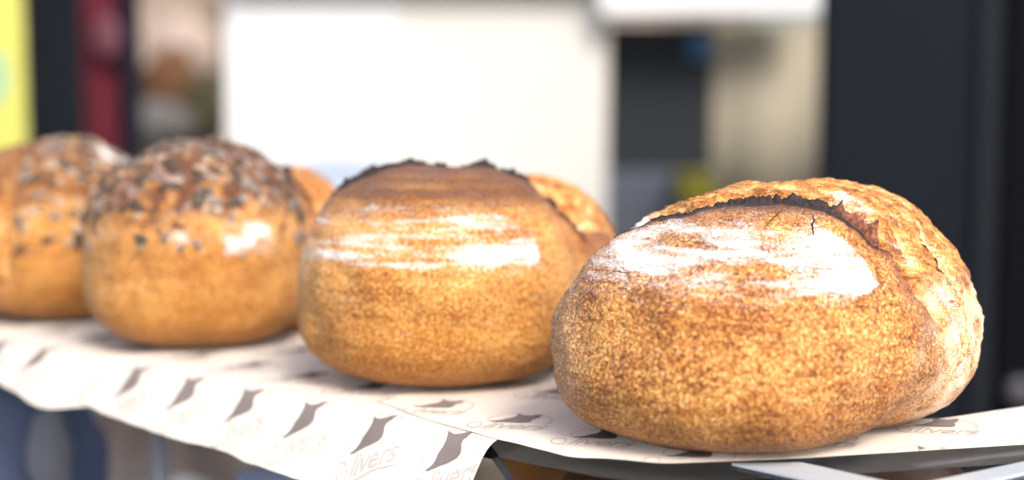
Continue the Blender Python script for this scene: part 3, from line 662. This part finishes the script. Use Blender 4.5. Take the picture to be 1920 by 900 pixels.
t2 = empty('sourdough_loaf', (-0.042, 1.015, 0)); tag(t2, 'second sourdough loaf from the front, striped with flour below a dark brown ragged ear', 'bread')
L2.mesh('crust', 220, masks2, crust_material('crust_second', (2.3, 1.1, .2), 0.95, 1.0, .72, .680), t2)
L2.ear('ear', -.095, .094, char_material('charred_ear_second', .05), t2, hmax=0.0095, redfrom=.05, redto=.12)

# ---- third loaf (seeded)
CUR3 = [(-.14, .08), (-.05, .06), (.05, .05), (.08, .042), (.095, .036), (.13, .03)]
def masks3(s, p, f, fs, d):
    m = base_masks(s, p, f, fs, zgold=0.10, darkz=(0.135, 0.175)); x, y, z = p.T
    blob = np.exp(-((x - .054) / .019) ** 4 - ((z - .094) / .0135) ** 4) * (y < 0)
    b2 = np.exp(-((x - .005) / .012) ** 2 - ((z - .096) / .008) ** 2) * (y < 0) * .7
    hz = (.08 + .50 * fbm(p * 75 + 4, 3)) * sst(z, .075, .115) * (1 - sst(x, .05, .08)) * (y < .03)
    m['flour'] = np.maximum(blob * (.85 + .7 * fbm(p * 95, 3)) + b2, hz)
    m['pale'] = 0 * x
    m['red'] = np.maximum(m['red'], sst(x, .03, .07) * sst(z, .10, .14) * .55)
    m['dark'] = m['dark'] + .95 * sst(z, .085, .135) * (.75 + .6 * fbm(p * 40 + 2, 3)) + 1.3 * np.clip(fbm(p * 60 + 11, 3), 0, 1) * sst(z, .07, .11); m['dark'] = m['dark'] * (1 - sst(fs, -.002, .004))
    return m
L3 = Loaf((np.array([-.002, .005, .060]), (.094, .092), .061, .108, 2.4), (np.array([.068, .072, .056]), (.058, .05), .06, .088), CUR3, 23.4, lip=0.002)
t3 = empty('seeded_loaf', (-0.262, 1.185, 0)); tag(t3, 'third loaf from the front, round and seeded with a square white flour patch', 'bread')
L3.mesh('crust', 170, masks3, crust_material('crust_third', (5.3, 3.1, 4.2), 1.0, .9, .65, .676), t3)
L3.ear('ear', -.06, .088, char_material('charred_ear_third', .05), t3, hmax=0.0065, redfrom=.06, redto=.12)

# ---- fourth loaf (seeded, burst to the left)
CUR4 = [(-.14, .02), (-.08, .015), (0, .010), (.04, .0), (.07, -.015), (.09, -.035), (.12, -.05)]
def masks4(s, p, f, fs, d):
    m = base_masks(s, p, f, fs, zgold=0.09, darkz=(0.145, 0.19), bfade=(.01, .05)); x, y, z = p.T
    m['flour'] = np.exp(-((np.hypot(x + .005, (y + .055) * .8)) / .017) ** 4) * 1.2 * (z > .12)
    m['pale'] = 0 * x; m['dark'] = m['dark'] * .6 + .75 * sst(z, .085, .145) + 1.2 * np.clip(fbm(p * 60 + 31, 3), 0, 1) * sst(z, .08, .12); m['char'] = m['char'] * .4
    m['red'] = m['red'] * .5
    return m
L4 = Loaf((np.array([.0, .0, .060]), (.098, .096), .061, .106, 2.3), (np.array([.025, .055, .056]), (.085, .075), .06, .080), CUR4, 37.9, lip=0.002)
t4 = empty('seeded_loaf', (-0.430, 1.350, 0), R(92)); tag(t4, 'farthest loaf at the left edge, seeded, with a golden split side and small flour spot', 'bread')
t4.scale = (1, 1, 1)
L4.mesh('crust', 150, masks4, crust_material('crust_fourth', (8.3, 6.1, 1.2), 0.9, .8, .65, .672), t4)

# ---- seeds: 100 single seeds per seeded loaf
def seed_mesh(name, ln, wd, th):
    bm = bmesh.new(); bmesh.ops.create_icosphere(bm, subdivisions=2, radius=1)
    for v in bm.verts:
        k_ = 1 - 0.45 * v.co.x; v.co = Vector((v.co.x * ln, v.co.y * wd * k_, v.co.z * th))
    me = bpy.data.meshes.new(name); bm.to_mesh(me); bm.free(); me.polygons.foreach_set('use_smooth', [True] * len(me.polygons)); return me
seed_kinds = []
for nm, dm, col in (('sesame_seed', (.0028, .0017, .0010), (.42, .26, .13)), ('pumpkin_seed', (.0070, .0040, .0016), (.065, .045, .030)), ('sunflower_seed', (.0052, .0028, .0016), (.19, .155, .14)), ('flax_seed', (.0030, .0015, .0008), (.10, .035, .016)), ('oat_flake', (.0046, .0036, .0010), (.36, .26, .18))):
    me = seed_mesh(nm, *dm); me.materials.append(plain(nm, col, .55, var=.25, scale=150)); seed_kinds.append((nm, me))
def scatter(L, parent, seed, facing, zr, wts):
    r = random.Random(seed); k_ = 0; d0 = np.array(facing) / np.linalg.norm(facing); cand = []
    while len(cand) < 3200:
        v = np.array([r.gauss(0, 1) for _ in range(3)]); v /= np.linalg.norm(v)
        if v @ d0 > 0.38: cand.append(v)
    P, f, fs = L.surf(np.array(cand)); bulk = []
    for q, dd, fv in zip(P, cand, fs):
        if (q[1] < 0 and .028 < q[0] < .082 and .074 < q[2] < .112) and r.random() < .93: continue
        if q[2] < zr or fv > -0.004 or r.random() > (q[2] - zr) / 0.04 + .10: continue
        nm, me = seed_kinds[r.choices(range(5), wts)[0]]
        nrm = Vector(((q[0]) / .011, (q[1]) / .0095, (q[2] - .062) / .0115 * .9)).normalized()
        o = bpy.data.objects.new(nm, me); C.objects.link(o); o.parent = parent; o.location = Vector(q) + nrm * .0007
        qn = nrm.to_track_quat('Z', 'Y'); qn.rotate
        o.rotation_mode = 'QUATERNION'; from mathutils import Quaternion
        o.rotation_quaternion = qn @ Quaternion((0, 0, 1), r.uniform(0, 6.28)) @ Quaternion((1, 0, 0), r.uniform(-.25, .25)); k_ += 1
        sc = r.uniform(.85, 1.35); o.scale = (sc, sc, sc)
        if k_ >= 230: break
    return k_
scatter(L3, t3, 3, (-.1, -.9, .6), .078, (26, 20, 26, 14, 14))
scatter(L4, t4, 5, (.35, .8, .6) if False else (-.6, .3, .6), .06, (30, 8, 16, 20, 16))
